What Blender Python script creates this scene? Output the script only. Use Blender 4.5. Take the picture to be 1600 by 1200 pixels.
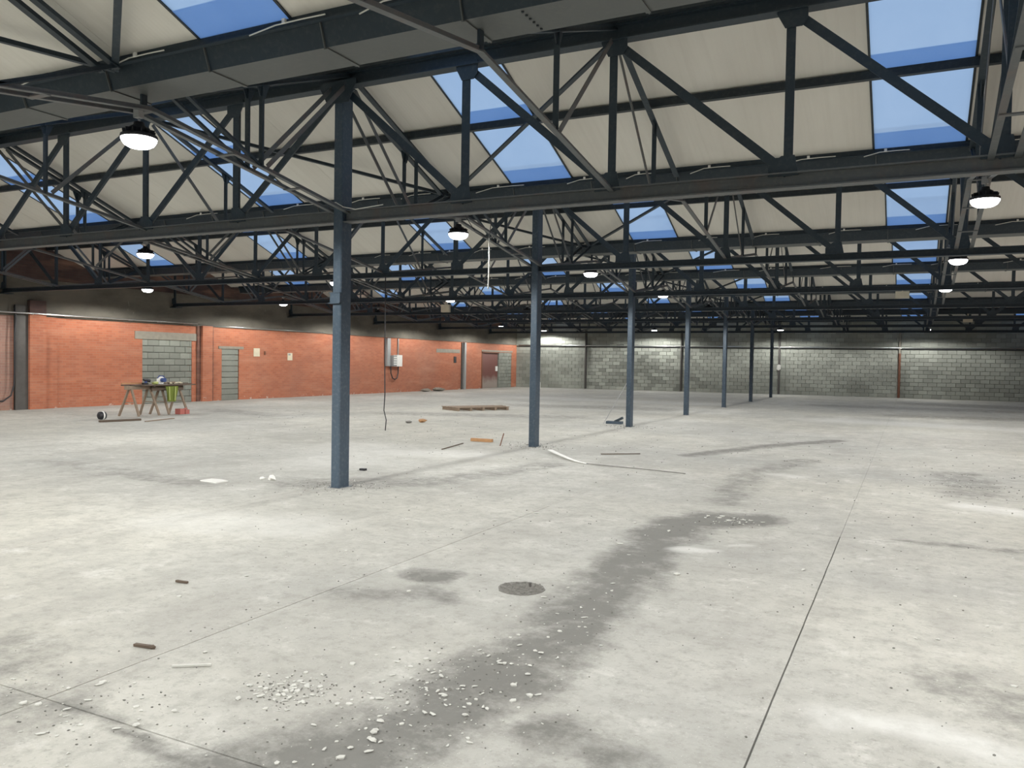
import bpy, math, random
from math import sin, cos, pi, sqrt
from mathutils import Vector, Matrix, noise
random.seed(7)
S = bpy.context.scene
for o in list(bpy.data.objects): bpy.data.objects.remove(o)
COL = S.collection

# ------------------------------------------------------------------ camera
cam_d = bpy.data.cameras.new('camera'); cam = bpy.data.objects.new('camera', cam_d); COL.objects.link(cam)
F_PX, YAW, PITCH, ROLL = 1254.87, 0.4597, -0.0274, 0.0165
cam_d.sensor_fit = 'HORIZONTAL'; cam_d.sensor_width = 36.0; cam_d.lens = F_PX/1600*36.0
cam_d.clip_start = 0.05; cam_d.clip_end = 300
_f = Vector((-sin(YAW)*cos(PITCH), cos(YAW)*cos(PITCH), sin(PITCH)))
_r = Vector((cos(YAW), sin(YAW), 0)); _u = _r.cross(_f)
_r2 = cos(ROLL)*_r + sin(ROLL)*_u; _u2 = -sin(ROLL)*_r + cos(ROLL)*_u
m = Matrix((( _r2.x, _u2.x, -_f.x, 0), (_r2.y, _u2.y, -_f.y, 0), (_r2.z, _u2.z, -_f.z, 1.6), (0,0,0,1)))
cam.matrix_world = m
S.camera = cam

# ------------------------------------------------------------------ world, exposure
w = bpy.data.worlds.new('dusk_sky'); S.world = w; w.use_nodes = True
wb = w.node_tree.nodes['Background']; wb.inputs[0].default_value = (0.86, 0.88, 0.90, 1); wb.inputs[1].default_value = 1.0
S.view_settings.view_transform = 'Standard'; S.view_settings.look = 'None'
S.view_settings.gamma = 1.0; S.view_settings.use_curve_mapping = False
S.view_settings.exposure = 0.15
LAMP_POWER = 215.0
LAMP_COL = (1.0, 0.985, 0.94)

# ------------------------------------------------------------------ layout numbers
XC, Y0, BAY, PAN = -6.38, 8.06, 5.804, 1.763
XL, XR, YB, YF = -22.84, 10.08, -3.55, 48.5
ZR, SL, ZG = 5.25, 0.385, 4.19          # ridge height, roof slope, gutter lip
ZTOP, ZBOT = 4.96, 3.29

# ------------------------------------------------------------------ node helpers
def new_mat(name):
    mt = bpy.data.materials.new(name); mt.use_nodes = True
    nt = mt.node_tree; return mt, nt, nt.nodes, nt.links, nt.nodes['Principled BSDF']
def N(nt, t, **k):
    n = nt.nodes.new(t)
    for a, b in k.items():
        if a.startswith('i_'):
            key = a[2:]; key = int(key) if key.isdigit() else key.replace('_', ' ')
            n.inputs[key].default_value = b
        else: setattr(n, a, b)
    return n
def noise_n(nt, vec, scale, detail=4, rough=0.55):
    n = N(nt, 'ShaderNodeTexNoise'); n.inputs['Scale'].default_value = scale
    n.inputs['Detail'].default_value = detail; n.inputs['Roughness'].default_value = rough
    nt.links.new(vec, n.inputs['Vector']); return n.outputs['Fac']
def ramp(nt, fac, stops):
    r = N(nt, 'ShaderNodeValToRGB'); el = r.color_ramp.elements
    while len(el) < len(stops): el.new(0.5)
    for e, (p, c) in zip(el, stops):
        e.position = p; e.color = (c if len(c) == 4 else tuple(c)+(1,)) if hasattr(c, '__len__') else (c, c, c, 1)
    nt.links.new(fac, r.inputs[0]); return r.outputs[0]
def mix(nt, fac, a, b, mode='MIX'):
    n = N(nt, 'ShaderNodeMix', data_type='RGBA', blend_type=mode)
    for idx, v in ((0, fac), (6, a), (7, b)):
        if hasattr(v, 'links'): nt.links.new(v, n.inputs[idx])
        elif hasattr(v, '__len__'): n.inputs[idx].default_value = tuple(v)+((1,) if len(v) == 3 else ())
        else: n.inputs[idx].default_value = v
    return n.outputs[2]
def world_pos(nt): return N(nt, 'ShaderNodeNewGeometry').outputs['Position']
def scaled(nt, vec, s):
    n = N(nt, 'ShaderNodeMapping'); n.inputs['Scale'].default_value = s
    nt.links.new(vec, n.inputs['Vector']); return n.outputs[0]
def bump(nt, b, h, strength, dist=0.01):
    n = N(nt, 'ShaderNodeBump'); n.inputs['Strength'].default_value = strength; n.inputs['Distance'].default_value = dist
    nt.links.new(h, n.inputs['Height']); nt.links.new(n.outputs[0], b.inputs['Normal'])
def simple(name, col, rough=0.6, metal=0.0, var=0.15, scale=8.0, bmp=0.0):
    mt, nt, nd, lk, b = new_mat(name); p = world_pos(nt)
    f = noise_n(nt, p, scale)
    c = mix(nt, f, tuple(x*(1-var) for x in col), tuple(min(1, x*(1+var)) for x in col))
    lk.new(c, b.inputs['Base Color']); b.inputs['Roughness'].default_value = rough; b.inputs['Metallic'].default_value = metal
    if bmp: bump(nt, b, noise_n(nt, p, scale*6), bmp)
    return mt

def steel_mat(name, col, dust=(0.20, 0.19, 0.17), amt=0.35, rust=0.0):
    mt, nt, nd, lk, b = new_mat(name); p = world_pos(nt)
    n1 = noise_n(nt, p, 1.7, 5); n2 = noise_n(nt, p, 22, 4)
    c = mix(nt, n1, tuple(x*0.8 for x in col), tuple(x*1.25 for x in col))
    d = ramp(nt, n2, [(0.50, 0.0), (0.72, amt)])
    c = mix(nt, d, c, dust)
    if rust:
        n3 = noise_n(nt, scaled(nt, p, (1, 1, 0.6)), 3.1, 5)
        c = mix(nt, ramp(nt, n3, [(0.52, 0.0), (0.66, rust)]), c, (0.16, 0.085, 0.06))
    lk.new(c, b.inputs['Base Color']); b.inputs['Roughness'].default_value = 0.55
    bump(nt, b, n2, 0.15, 0.004); return mt

M = {}
M['steel'] = steel_mat('dark_blue_paint', (0.018, 0.032, 0.045), amt=0.10)
M['steel_tie'] = steel_mat('dusty_blue_paint', (0.095, 0.106, 0.112), amt=0.3, rust=0.3)
M['column'] = steel_mat('column_paint', (0.038, 0.062, 0.090), dust=(0.35, 0.37, 0.38), amt=0.12)
M['gutter'] = steel_mat('gutter_paint', (0.088, 0.098, 0.098), amt=0.12)
M['purlin'] = steel_mat('purlin_paint', (0.016, 0.025, 0.032), amt=0.1)
M['white'] = simple('white_plastic', (0.75, 0.75, 0.72), 0.4)
M['cream'] = simple('cream_card', (0.62, 0.56, 0.42), 0.7)
M['grey'] = simple('grey_plastic', (0.30, 0.31, 0.31), 0.5)
M['black'] = simple('black_rubber', (0.015, 0.016, 0.02), 0.45)
M['zinc'] = simple('galvanised_conduit', (0.55, 0.56, 0.56), 0.28, 0.9, 0.1, 5)
M['wood'] = simple('weathered_timber', (0.24, 0.18, 0.13), 0.75, 0, 0.35, 14)
M['wood_dark'] = simple('dark_timber', (0.10, 0.072, 0.052), 0.8, 0, 0.35, 14)
M['wood_orange'] = simple('orange_timber', (0.40, 0.22, 0.10), 0.7, 0, 0.25, 14)
M['red'] = simple('faded_red_plastic', (0.42, 0.13, 0.11), 0.45)
M['green'] = simple('olive_cloth', (0.15, 0.19, 0.03), 0.85)
M['yellow'] = simple('yellow_tape', (0.36, 0.40, 0.13), 0.6)
M['blue'] = simple('blue_plastic', (0.03, 0.06, 0.20), 0.4)
M['rust'] = simple('rusty_steel', (0.17, 0.075, 0.045), 0.8, 0, 0.35, 9)
M['post'] = simple('old_steel_post', (0.085, 0.08, 0.075), 0.7, 0, 0.3, 5)
M['lintel'] = simple('concrete_lintel', (0.25, 0.23, 0.19), 0.85, 0, 0.25, 6, 0.3)
M['chip'] = simple('plaster_chip', (0.55, 0.55, 0.515), 0.85, 0, 0.2, 30)
M['grit'] = simple('dark_grit', (0.17, 0.165, 0.15), 0.9, 0, 0.5, 25)
M['rope'] = simple('white_rope', (0.62, 0.62, 0.58), 0.8)

def lamp_mat():
    mt, nt, nd, lk, b = new_mat('lamp_lens'); b.inputs['Base Color'].default_value = (1, 1, 1, 1)
    b.inputs['Emission Color'].default_value = (1, 1, 1, 1); b.inputs['Emission Strength'].default_value = 9.0
    return mt
M['lens'] = lamp_mat()

def roof_mat():
    mt, nt, nd, lk, b = new_mat('cream_roof_lining'); p = world_pos(nt)
    f = noise_n(nt, scaled(nt, p, (1.0, 0.25, 1)), 0.9, 5)
    c = ramp(nt, f, [(0.30, (0.66, 0.64, 0.585)), (0.70, (0.77, 0.755, 0.70))])
    f2 = noise_n(nt, scaled(nt, p, (14, 0.4, 1)), 1.0, 3)
    c = mix(nt, ramp(nt, f2, [(0.45, 0.0), (0.8, 0.22)]), c, (0.52, 0.50, 0.44))
    lk.new(c, b.inputs['Base Color']); b.inputs['Roughness'].default_value = 0.7
    wv = N(nt, 'ShaderNodeTexWave', wave_type='BANDS', bands_direction='X'); wv.inputs['Scale'].default_value = 7.0
    lk.new(p, wv.inputs['Vector']); bump(nt, b, wv.outputs['Fac'], 0.12, 0.01); return mt
M['roof'] = roof_mat()
def sky_mat():
    mt = bpy.data.materials.new('blue_rooflight_sheet'); mt.use_nodes = True; nt = mt.node_tree; nt.nodes.clear()
    out = N(nt, 'ShaderNodeOutputMaterial'); tr = N(nt, 'ShaderNodeBsdfTransparent'); df = N(nt, 'ShaderNodeBsdfDiffuse')
    tl = N(nt, 'ShaderNodeBsdfTranslucent')
    p = world_pos(nt); f = noise_n(nt, scaled(nt, p, (1.5, 1, 1)), 1.3, 5)
    c = ramp(nt, f, [(0.25, (0.38, 0.56, 0.86)), (0.75, (0.44, 0.62, 0.91))])
    tr.inputs[0].default_value = (0.45, 0.68, 0.95, 1); nt.links.new(c, tl.inputs[0])
    df.inputs[0].default_value = (0.30, 0.40, 0.52, 1)
    a = N(nt, 'ShaderNodeMixShader'); a.inputs[0].default_value = 0.72
    nt.links.new(df.outputs[0], a.inputs[1]); nt.links.new(tl.outputs[0], a.inputs[2])
    s2 = N(nt, 'ShaderNodeMixShader'); s2.inputs[0].default_value = 0.92
    nt.links.new(tr.outputs[0], s2.inputs[1]); nt.links.new(a.outputs[0], s2.inputs[2]); nt.links.new(s2.outputs[0], out.inputs[0])
    return mt
M['sky'] = sky_mat()

def brick_mat(name, c1, c2, mortar, dirt=0.35, axis='Y'):
    mt, nt, nd, lk, b = new_mat(name); p = world_pos(nt)
    sp = N(nt, 'ShaderNodeSeparateXYZ'); lk.new(p, sp.inputs[0]); cb = N(nt, 'ShaderNodeCombineXYZ')
    lk.new(sp.outputs[axis], cb.inputs[0]); lk.new(sp.outputs['Z'], cb.inputs[1])
    br = N(nt, 'ShaderNodeTexBrick'); br.inputs['Scale'].default_value = 1.0
    br.inputs['Brick Width'].default_value = 0.225; br.inputs['Row Height'].default_value = 0.075
    br.inputs['Mortar Size'].default_value = 0.007; br.inputs['Mortar Smooth'].default_value = 0.2
    br.inputs['Color1'].default_value = c1+(1,); br.inputs['Color2'].default_value = c2+(1,); br.inputs['Mortar'].default_value = mortar+(1,)
    lk.new(cb.outputs[0], br.inputs['Vector'])
    f = noise_n(nt, p, 0.55, 6, 0.6)
    c = mix(nt, ramp(nt, f, [(0.42, 0.0), (0.75, dirt)]), br.outputs['Color'], (0.24, 0.15, 0.12))
    f4 = noise_n(nt, scaled(nt, p, (1, 0.35, 2.2)), 1.4, 5)
    c = mix(nt, ramp(nt, f4, [(0.5, 0.0), (0.8, 0.35)]), c, (0.60, 0.33, 0.22))
    # pale salts and mortar droppings, mostly low down
    f2 = noise_n(nt, p, 5.5, 5, 0.65)
    mr = N(nt, 'ShaderNodeMapRange'); mr.inputs['From Min'].default_value = 0.0; mr.inputs['From Max'].default_value = 0.45
    mr.inputs['To Min'].default_value = 0.20; mr.inputs['To Max'].default_value = 0.0; lk.new(sp.outputs['Z'], mr.inputs['Value'])
    ad = N(nt, 'ShaderNodeMath', operation='ADD'); lk.new(f2, ad.inputs[0]); lk.new(mr.outputs[0], ad.inputs[1])
    c = mix(nt, ramp(nt, ad.outputs[0], [(0.77, 0.0), (0.82, 0.6)]), c, (0.60, 0.55, 0.48))
    lk.new(c, b.inputs['Base Color']); b.inputs['Roughness'].default_value = 0.9
    bump(nt, b, br.outputs['Fac'], -0.5, 0.01); return mt
M['brick'] = brick_mat('orange_brick', (0.44, 0.150, 0.078), (0.36, 0.115, 0.06), (0.37, 0.18, 0.115))
M['brick_pink'] = brick_mat('dusty_pink_brick', (0.33, 0.19, 0.15), (0.27, 0.15, 0.12), (0.30, 0.22, 0.18))
M['brick_red'] = brick_mat('shaded_red_brick', (0.065, 0.035, 0.035), (0.05, 0.028, 0.028), (0.055, 0.045, 0.045))  # gable brick, shade above the lamps is put into this near-black red
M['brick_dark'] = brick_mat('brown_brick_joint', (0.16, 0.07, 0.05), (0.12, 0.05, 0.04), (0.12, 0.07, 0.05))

def render_mat():
    mt, nt, nd, lk, b = new_mat('dirty_cement_render'); p = world_pos(nt)
    f = noise_n(nt, scaled(nt, p, (1, 0.6, 1.4)), 1.1, 6, 0.62)
    c = ramp(nt, f, [(0.30, (0.085, 0.078, 0.065)), (0.55, (0.14, 0.128, 0.105)), (0.8, (0.19, 0.16, 0.13))])
    f2 = noise_n(nt, scaled(nt, p, (1, 1, 0.35)), 6, 4)
    c = mix(nt, ramp(nt, f2, [(0.68, 0.0), (0.73, 0.5)]), c, (0.36, 0.34, 0.29))
    lk.new(c, b.inputs['Base Color']); b.inputs['Roughness'].default_value = 0.92; bump(nt, b, f2, 0.3, 0.01); return mt
M['render'] = render_mat()

def block_mat(name, base, var):
    mt, nt, nd, lk, b = new_mat(name); p = world_pos(nt)
    at = N(nt, 'ShaderNodeAttribute', attribute_name='tone')
    f = noise_n(nt, p, 0.45, 5); g = noise_n(nt, p, 9, 5, 0.7)
    c = ramp(nt, f, [(0.3, tuple(x*0.78 for x in base)), (0.7, tuple(x*1.18 for x in base))])
    mr = N(nt, 'ShaderNodeMapRange'); mr.inputs['To Min'].default_value = 1-var; mr.inputs['To Max'].default_value = 1+var
    lk.new(at.outputs['Fac'], mr.inputs['Value'])
    vm = N(nt, 'ShaderNodeVectorMath', operation='SCALE'); lk.new(c, vm.inputs[0]); lk.new(mr.outputs[0], vm.inputs['Scale'])
    c = mix(nt, ramp(nt, g, [(0.55, 0.0), (0.8, 0.4)]), vm.outputs[0], tuple(x*0.55 for x in base))
    lk.new(c, b.inputs['Base Color']); b.inputs['Roughness'].default_value = 0.92; bump(nt, b, g, 0.4, 0.01); return mt
M['block'] = block_mat('grey_concrete_block', (0.285, 0.30, 0.265), 0.26)
M['block_infill'] = block_mat('green_grey_infill_block', (0.225, 0.235, 0.205), 0.10)
M['mortar'] = simple('recessed_mortar', (0.20, 0.205, 0.185), 0.95, 0, 0.2, 3)

def door_mat():
    mt, nt, nd, lk, b = new_mat('brown_door_paint'); p = world_pos(nt)
    sp = N(nt, 'ShaderNodeSeparateXYZ'); lk.new(p, sp.inputs[0])
    f = noise_n(nt, p, 2.5, 5)
    ad = N(nt, 'ShaderNodeMath', operation='MULTIPLY_ADD'); ad.inputs[1].default_value = -0.6
    lk.new(f, ad.inputs[0]); lk.new(sp.outputs['Z'], ad.inputs[2])
    c = ramp(nt, ad.outputs[0], [(0.05, (0.30, 0.25, 0.22)), (0.45, (0.15, 0.055, 0.045))])
    lk.new(c, b.inputs['Base Color']); b.inputs['Roughness'].default_value = 0.6; return mt
M['door'] = door_mat()

def floor_mat():
    mt, nt, nd, lk, b = new_mat('dusty_concrete_floor'); p = world_pos(nt)
    n1 = noise_n(nt, p, 0.33, 7, 0.62); n2 = noise_n(nt, p, 2.4, 7, 0.7); n3 = noise_n(nt, p, 28, 5, 0.7)
    n4 = noise_n(nt, scaled(nt, p, (1.2, 0.45, 1)), 1.1, 6, 0.62)
    n5 = noise_n(nt, p, 9.0, 8, 0.75); n6 = noise_n(nt, p, 75, 4, 0.7); n7 = noise_n(nt, scaled(nt, p, (0.12, 0.16, 1)), 1.0, 3)
    c = ramp(nt, n1, [(0.32, (0.33, 0.33, 0.31)), (0.50, (0.425, 0.422, 0.393)), (0.68, (0.515, 0.51, 0.475))])
    c = mix(nt, ramp(nt, n7, [(0.42, 0.0), (0.62, 0.55)]), c, (0.46, 0.44, 0.375))
    c = mix(nt, ramp(nt, n2, [(0.48, 0.0), (0.64, 0.50)]), c, (0.30, 0.295, 0.27))
    c = mix(nt, ramp(nt, n4, [(0.50, 0.0), (0.66, 0.50)]), c, (0.31, 0.30, 0.275))
    c = mix(nt, ramp(nt, n2, [(0.30, 0.60), (0.43, 0.0)]), c, (0.62, 0.615, 0.58))
    c = mix(nt, ramp(nt, n5, [(0.49, 0.0), (0.62, 0.50)]), c, (0.27, 0.265, 0.24))
    c = mix(nt, ramp(nt, n3, [(0.56, 0.0), (0.68, 0.55)]), c, (0.24, 0.235, 0.215))
    c = mix(nt, ramp(nt, n6, [(0.62, 0.0), (0.70, 0.55)]), c, (0.80, 0.80, 0.76))
    # stains: vertex mask broken up by noise
    at = N(nt, 'ShaderNodeAttribute', attribute_name='stain')
    ng = noise_n(nt, p, 4.0, 9, 0.80)
    ma = N(nt, 'ShaderNodeMath', operation='MULTIPLY_ADD'); lk.new(ng, ma.inputs[0]); ma.inputs[1].default_value = 3.0; ma.inputs[2].default_value = -1.5
    mb = N(nt, 'ShaderNodeMath', operation='MULTIPLY_ADD'); lk.new(at.outputs['Fac'], mb.inputs[0]); mb.inputs[1].default_value = 1.2; lk.new(ma.outputs[0], mb.inputs[2])
    mc = N(nt, 'ShaderNodeMath', operation='MULTIPLY'); lk.new(ramp(nt, mb.outputs[0], [(0.05, 0.0), (1.25, 0.88)]), mc.inputs[0])
    lk.new(ramp(nt, at.outputs['Fac'], [(0.0, 0.0), (0.35, 1.0)]), mc.inputs[1])
    c = mix(nt, mc.outputs[0], c, (0.135, 0.133, 0.122))
    al = N(nt, 'ShaderNodeAttribute', attribute_name='pale')
    md = N(nt, 'ShaderNodeMath', operation='MULTIPLY'); lk.new(al.outputs['Fac'], md.inputs[0]); lk.new(ramp(nt, ng, [(0.3, 0.35), (0.6, 1.0)]), md.inputs[1])
    c = mix(nt, md.outputs[0], c, (0.66, 0.66, 0.635))
    lk.new(c, b.inputs['Base Color']); b.inputs['Roughness'].default_value = 0.88
    bump(nt, b, n5, 0.35, 0.01); return mt
M['floor'] = floor_mat()
M['joint'] = simple('dark_joint_dirt', (0.12, 0.12, 0.11), 0.95, 0, 0.5, 20)

# ------------------------------------------------------------------ mesh builder
class MB:
    def __init__(s): s.v = []; s.f = []
    def add(s, vs, fs):
        n = len(s.v); s.v += [tuple(v) for v in vs]; s.f += [tuple(i+n for i in f) for f in fs]; return s
    def box(s, a, b):
        x0, y0, z0 = a; x1, y1, z1 = b
        return s.add([(x0,y0,z0),(x1,y0,z0),(x1,y1,z0),(x0,y1,z0),(x0,y0,z1),(x1,y0,z1),(x1,y1,z1),(x0,y1,z1)],
                     [(0,3,2,1),(4,5,6,7),(0,1,5,4),(1,2,6,5),(2,3,7,6),(3,0,4,7)])
    def bar(s, p, q, w, h, side=None):
        p = Vector(p); q = Vector(q); d = (q-p).normalized()
        a = Vector(side) if side else (Vector((0,0,1)) if abs(d.z) < 0.9 else Vector((1,0,0)))
        u = d.cross(a)
        if u.length < 1e-4: u = d.cross(Vector((0,1,0)))
        u.normalize(); n = u.cross(d).normalized()
        vs = []
        for c in (p, q):
            for i, j in ((-1,-1),(1,-1),(1,1),(-1,1)): vs.append(c + u*(i*w/2) + n*(j*h/2))
        return s.add(vs, [(0,1,2,3),(7,6,5,4),(0,4,5,1),(1,5,6,2),(2,6,7,3),(3,7,4,0)])
    def angle(s, p, q, w, side, t=0.010):
        # T shaped double angle: flange facing `side`, web behind it
        p = Vector(p); q = Vector(q); a = Vector(side).normalized(); d = (q-p).normalized()
        u = d.cross(a).normalized(); n = u.cross(d).normalized()
        s.bar(p+n*(w*0.3), q+n*(w*0.3), w, t, n)
        s.bar(p-n*(w*0.05), q-n*(w*0.05), t*1.6, w*0.7, n); return s
    def tube(s, pts, r, n=8, cap=True):
        pts = [Vector(p) for p in pts]; base = len(s.v); prev = None
        for i, c in enumerate(pts):
            d = (pts[min(i+1, len(pts)-1)] - pts[max(i-1, 0)]).normalized()
            if prev is None:
                a = Vector((0,0,1)) if abs(d.z) < 0.9 else Vector((1,0,0)); u = d.cross(a).normalized()
            else: u = (prev - d*prev.dot(d)).normalized()
            prev = u; v = d.cross(u); rr = r[i] if hasattr(r, '__len__') else r
            for k in range(n):
                a = 2*pi*k/n; s.v.append(tuple(c + u*cos(a)*rr + v*sin(a)*rr))
        for i in range(len(pts)-1):
            for k in range(n):
                a = base+i*n+k; b = base+i*n+(k+1) % n; s.f.append((a, b, b+n, a+n))
        if cap:
            s.f.append(tuple(base+k for k in reversed(range(n)))); s.f.append(tuple(base+(len(pts)-1)*n+k for k in range(n)))
        return s
    def lathe(s, prof, n=24, c=(0,0,0)):
        b = len(s.v)
        for r, z in prof:
            for k in range(n): s.v.append((c[0]+r*cos(2*pi*k/n), c[1]+r*sin(2*pi*k/n), c[2]+z))
        for i in range(len(prof)-1):
            for k in range(n):
                a = b+i*n+k; d = b+i*n+(k+1) % n; s.f.append((a, d, d+n, a+n))
        s.f.append(tuple(b+k for k in reversed(range(n)))); s.f.append(tuple(b+(len(prof)-1)*n+k for k in range(n))); return s
    def prism(s, poly, axis, a, b):
        # poly of 2D points extruded along axis from a to b
        def P(u, v, t): return {'X': (t, u, v), 'Y': (u, t, v), 'Z': (u, v, t)}[axis]
        n = len(poly); vs = [P(u, v, a) for u, v in poly]+[P(u, v, b) for u, v in poly]
        fs = [tuple(range(n)), tuple(reversed(range(n, 2*n)))]+[(i, i+n, (i+1) % n+n, (i+1) % n) for i in range(n)]
        return s.add(vs, fs)
    def lump(s, c, r, sq=(1,1,0.6), jit=0.25, sub=1, seed=0):
        rr = random.Random(seed); t = (1+5**0.5)/2
        vs = [Vector(v).normalized() for v in [(-1,t,0),(1,t,0),(-1,-t,0),(1,-t,0),(0,-1,t),(0,1,t),(0,-1,-t),(0,1,-t),(t,0,-1),(t,0,1),(-t,0,-1),(-t,0,1)]]
        fs = [(0,11,5),(0,5,1),(0,1,7),(0,7,10),(0,10,11),(1,5,9),(5,11,4),(11,10,2),(10,7,6),(7,1,8),(3,9,4),(3,4,2),(3,2,6),(3,6,8),(3,8,9),(4,9,5),(2,4,11),(6,2,10),(8,6,7),(9,8,1)]
        vs = [v*(1+rr.uniform(-jit, jit)) for v in vs]
        return s.add([(c[0]+v.x*r*sq[0], c[1]+v.y*r*sq[1], c[2]+v.z*r*sq[2]) for v in vs], fs)
    def mesh(s, name, mat, smooth=False):
        me = bpy.data.meshes.new(name); me.from_pydata(s.v, [], s.f); me.update()
        import bmesh
        bm = bmesh.new(); bm.from_mesh(me); bmesh.ops.recalc_face_normals(bm, faces=bm.faces); bm.to_mesh(me); bm.free()
        if mat: me.materials.append(mat)
        if smooth:
            for p in me.polygons: p.use_smooth = True
        return me

def link(name, data, parent=None, loc=(0,0,0), rot=None, scale=None):
    o = bpy.data.objects.new(name, data); COL.objects.link(o); o.location = loc
    if rot: o.rotation_euler = rot
    if scale: o.scale = scale
    if parent: o.parent = parent
    return o
def part(name, mb, mat, parent=None, loc=(0,0,0), smooth=False): return link(name, mb.mesh(name, mat, smooth), parent, loc)
def tag(o, label, cat, group=None, kind=None):
    if label: o['label'] = label
    if cat: o['category'] = cat
    if group: o['group'] = group
    if kind: o['kind'] = kind
    return o
def thing(name, label, cat, loc=(0,0,0), group=None, rotz=0): return tag(link(name, None, None, loc, (0,0,rotz)), label, cat, group)
def struct(name, mb=None, mat=None, loc=(0,0,0)):
    o = link(name, mb.mesh(name, mat) if mb else None, None, loc); o['kind'] = 'structure'; return o

ORD = ['first', 'second', 'third', 'fourth', 'fifth', 'sixth', 'seventh', 'eighth', 'ninth']
GY = [Y0 + BAY*(k-1) for k in range(8)]           # truss lines, 0 is above the camera, last one is inside the end wall
VY = [Y0 + BAY*(k-0.5) for k in range(-1, 8)]     # valley lines (gutters)

# ------------------------------------------------------------------ floor
def seg_d(px, py, pts):
    best = 9e9
    for (ax, ay), (bx, by) in zip(pts[:-1], pts[1:]):
        dx, dy = bx-ax, by-ay; t = max(0, min(1, ((px-ax)*dx+(py-ay)*dy)/(dx*dx+dy*dy)))
        best = min(best, math.hypot(px-ax-t*dx, py-ay-t*dy))
    return best
DARK = [([(-2.02, 7.5), (-1.98, 6.3), (-1.84, 5.1), (-1.80, 4.3), (-1.84, 3.6), (-1.92, 3.0), (-2.1, 2.5), (-2.3, 2.0)], 0.30, 0.85),
        ([(-2.02, 7.5), (-2.0, 8.1), (-1.45, 8.5)], 0.30, 1.0),
        ([(-1.9, 8.5), (-1.35, 8.6)], 0.30, 0.85),
        ([(-1.37, 18.9), (-2.5, 16.7), (-3.45, 14.1)], 0.22, 0.75),
        ([(-1.6, 14.5), (-2.1, 12.0), (-1.9, 9.5)], 0.30, 0.40),
        ([(-3.27, 5.05), (-3.0, 5.1)], 0.16, 0.85), ([(-2.95, 4.75), (-2.8, 4.6)], 0.15, 0.55),
        ([(-3.4, 4.4), (-3.1, 4.5)], 0.18, 0.45), ([(-3.5, 2.35), (-2.9, 2.28), (-2.35, 2.3)], 0.06, 0.8),
        ([(-1.35, 3.2), (-0.95, 3.1)], 0.16, 0.6), ([(-1.2, 2.7), (-1.1, 2.2)], 0.25, 0.45),
        ([(0.67, 13.9), (0.78, 11.8)], 0.45, 0.45), ([(-6.9, 8.0), (-5.6, 9.0)], 0.5, 0.45),
        ([(-5.6, 9.0), (-5.0, 11.6)], 0.35, 0.4), ([(0.3, 4.7), (0.65, 4.3)], 0.25, 0.45),
        ([(-4.4, 2.5), (-3.8, 2.1)], 0.45, 0.5), ([(0.0, 8.25), (1.2, 8.35)], 0.10, 0.6),
        ([(-7.9, 7.3), (-11.5, 7.6)], 0.35, 0.35), ([(-14, 20), (-9, 22)], 0.9, 0.4), ([(-13, 27), (-8, 28)], 1.3, 0.4),
        ([(0, 30), (4.5, 31)], 1.2, 0.45), ([(-3, 36), (3, 36)], 1.5, 0.4), ([(-16, 17), (-19, 18)], 0.6, 0.4), ([(1, 41), (4, 40)], 2.0, 0.5)]
PALE = [([(-0.3, 3.95), (0.05, 3.95), (0.45, 3.8)], 0.13, 0.75), ([(-1.72, 6.85), (-1.55, 6.95)], 0.10, 0.8), ([(0.7, 10.8), (1.5, 10.4)], 0.25, 0.7),
        ([(-1.75, 12.4), (-1.5, 12.3)], 0.18, 0.6), ([(-1.4, 7.3), (-1.25, 7.3)], 0.07, 0.6), ([(-6.3, 5.6), (-5.2, 6.0)], 0.5, 0.4),
        ([(-8, 11.5), (-6.8, 12)], 0.6, 0.5), ([(-15, 33), (-8, 33)], 1.2, 0.5), ([(-2, 26), (4, 25)], 1.0, 0.5), ([(-9, 12), (-8, 10)], 0.8, 0.4)]
def mask(lst, x, y):
    m_ = 0.0
    for pts, wd, s_ in lst:
        d = seg_d(x, y, pts)
        if d < wd*2:
            m_ = max(m_, s_*max(0.0, min(1.0, (1.45-d/wd))))
    return m_
floor_root = struct('floor')
base = MB().box((XL-0.6, YB-0.6, -0.25), (XR+0.6, YF+2.5, -0.045)); part('joint_bed', base, M['joint'], floor_root)
xs = [XL-0.3] + [v for v in [-0.55+3.02*i for i in range(-8, 5)] if XL+0.5 < v < XR-0.3] + [XR+0.3]
ys = [YB-0.3] + [v for v in [2.36+BAY*i for i in range(-1, 9)] if YB+0.5 < v < YF-0.3] + [YF+2.0]
def add_attr(me, name, vals):
    a = me.attributes.new(name, 'FLOAT', 'POINT'); a.data.foreach_set('value', vals)
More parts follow.
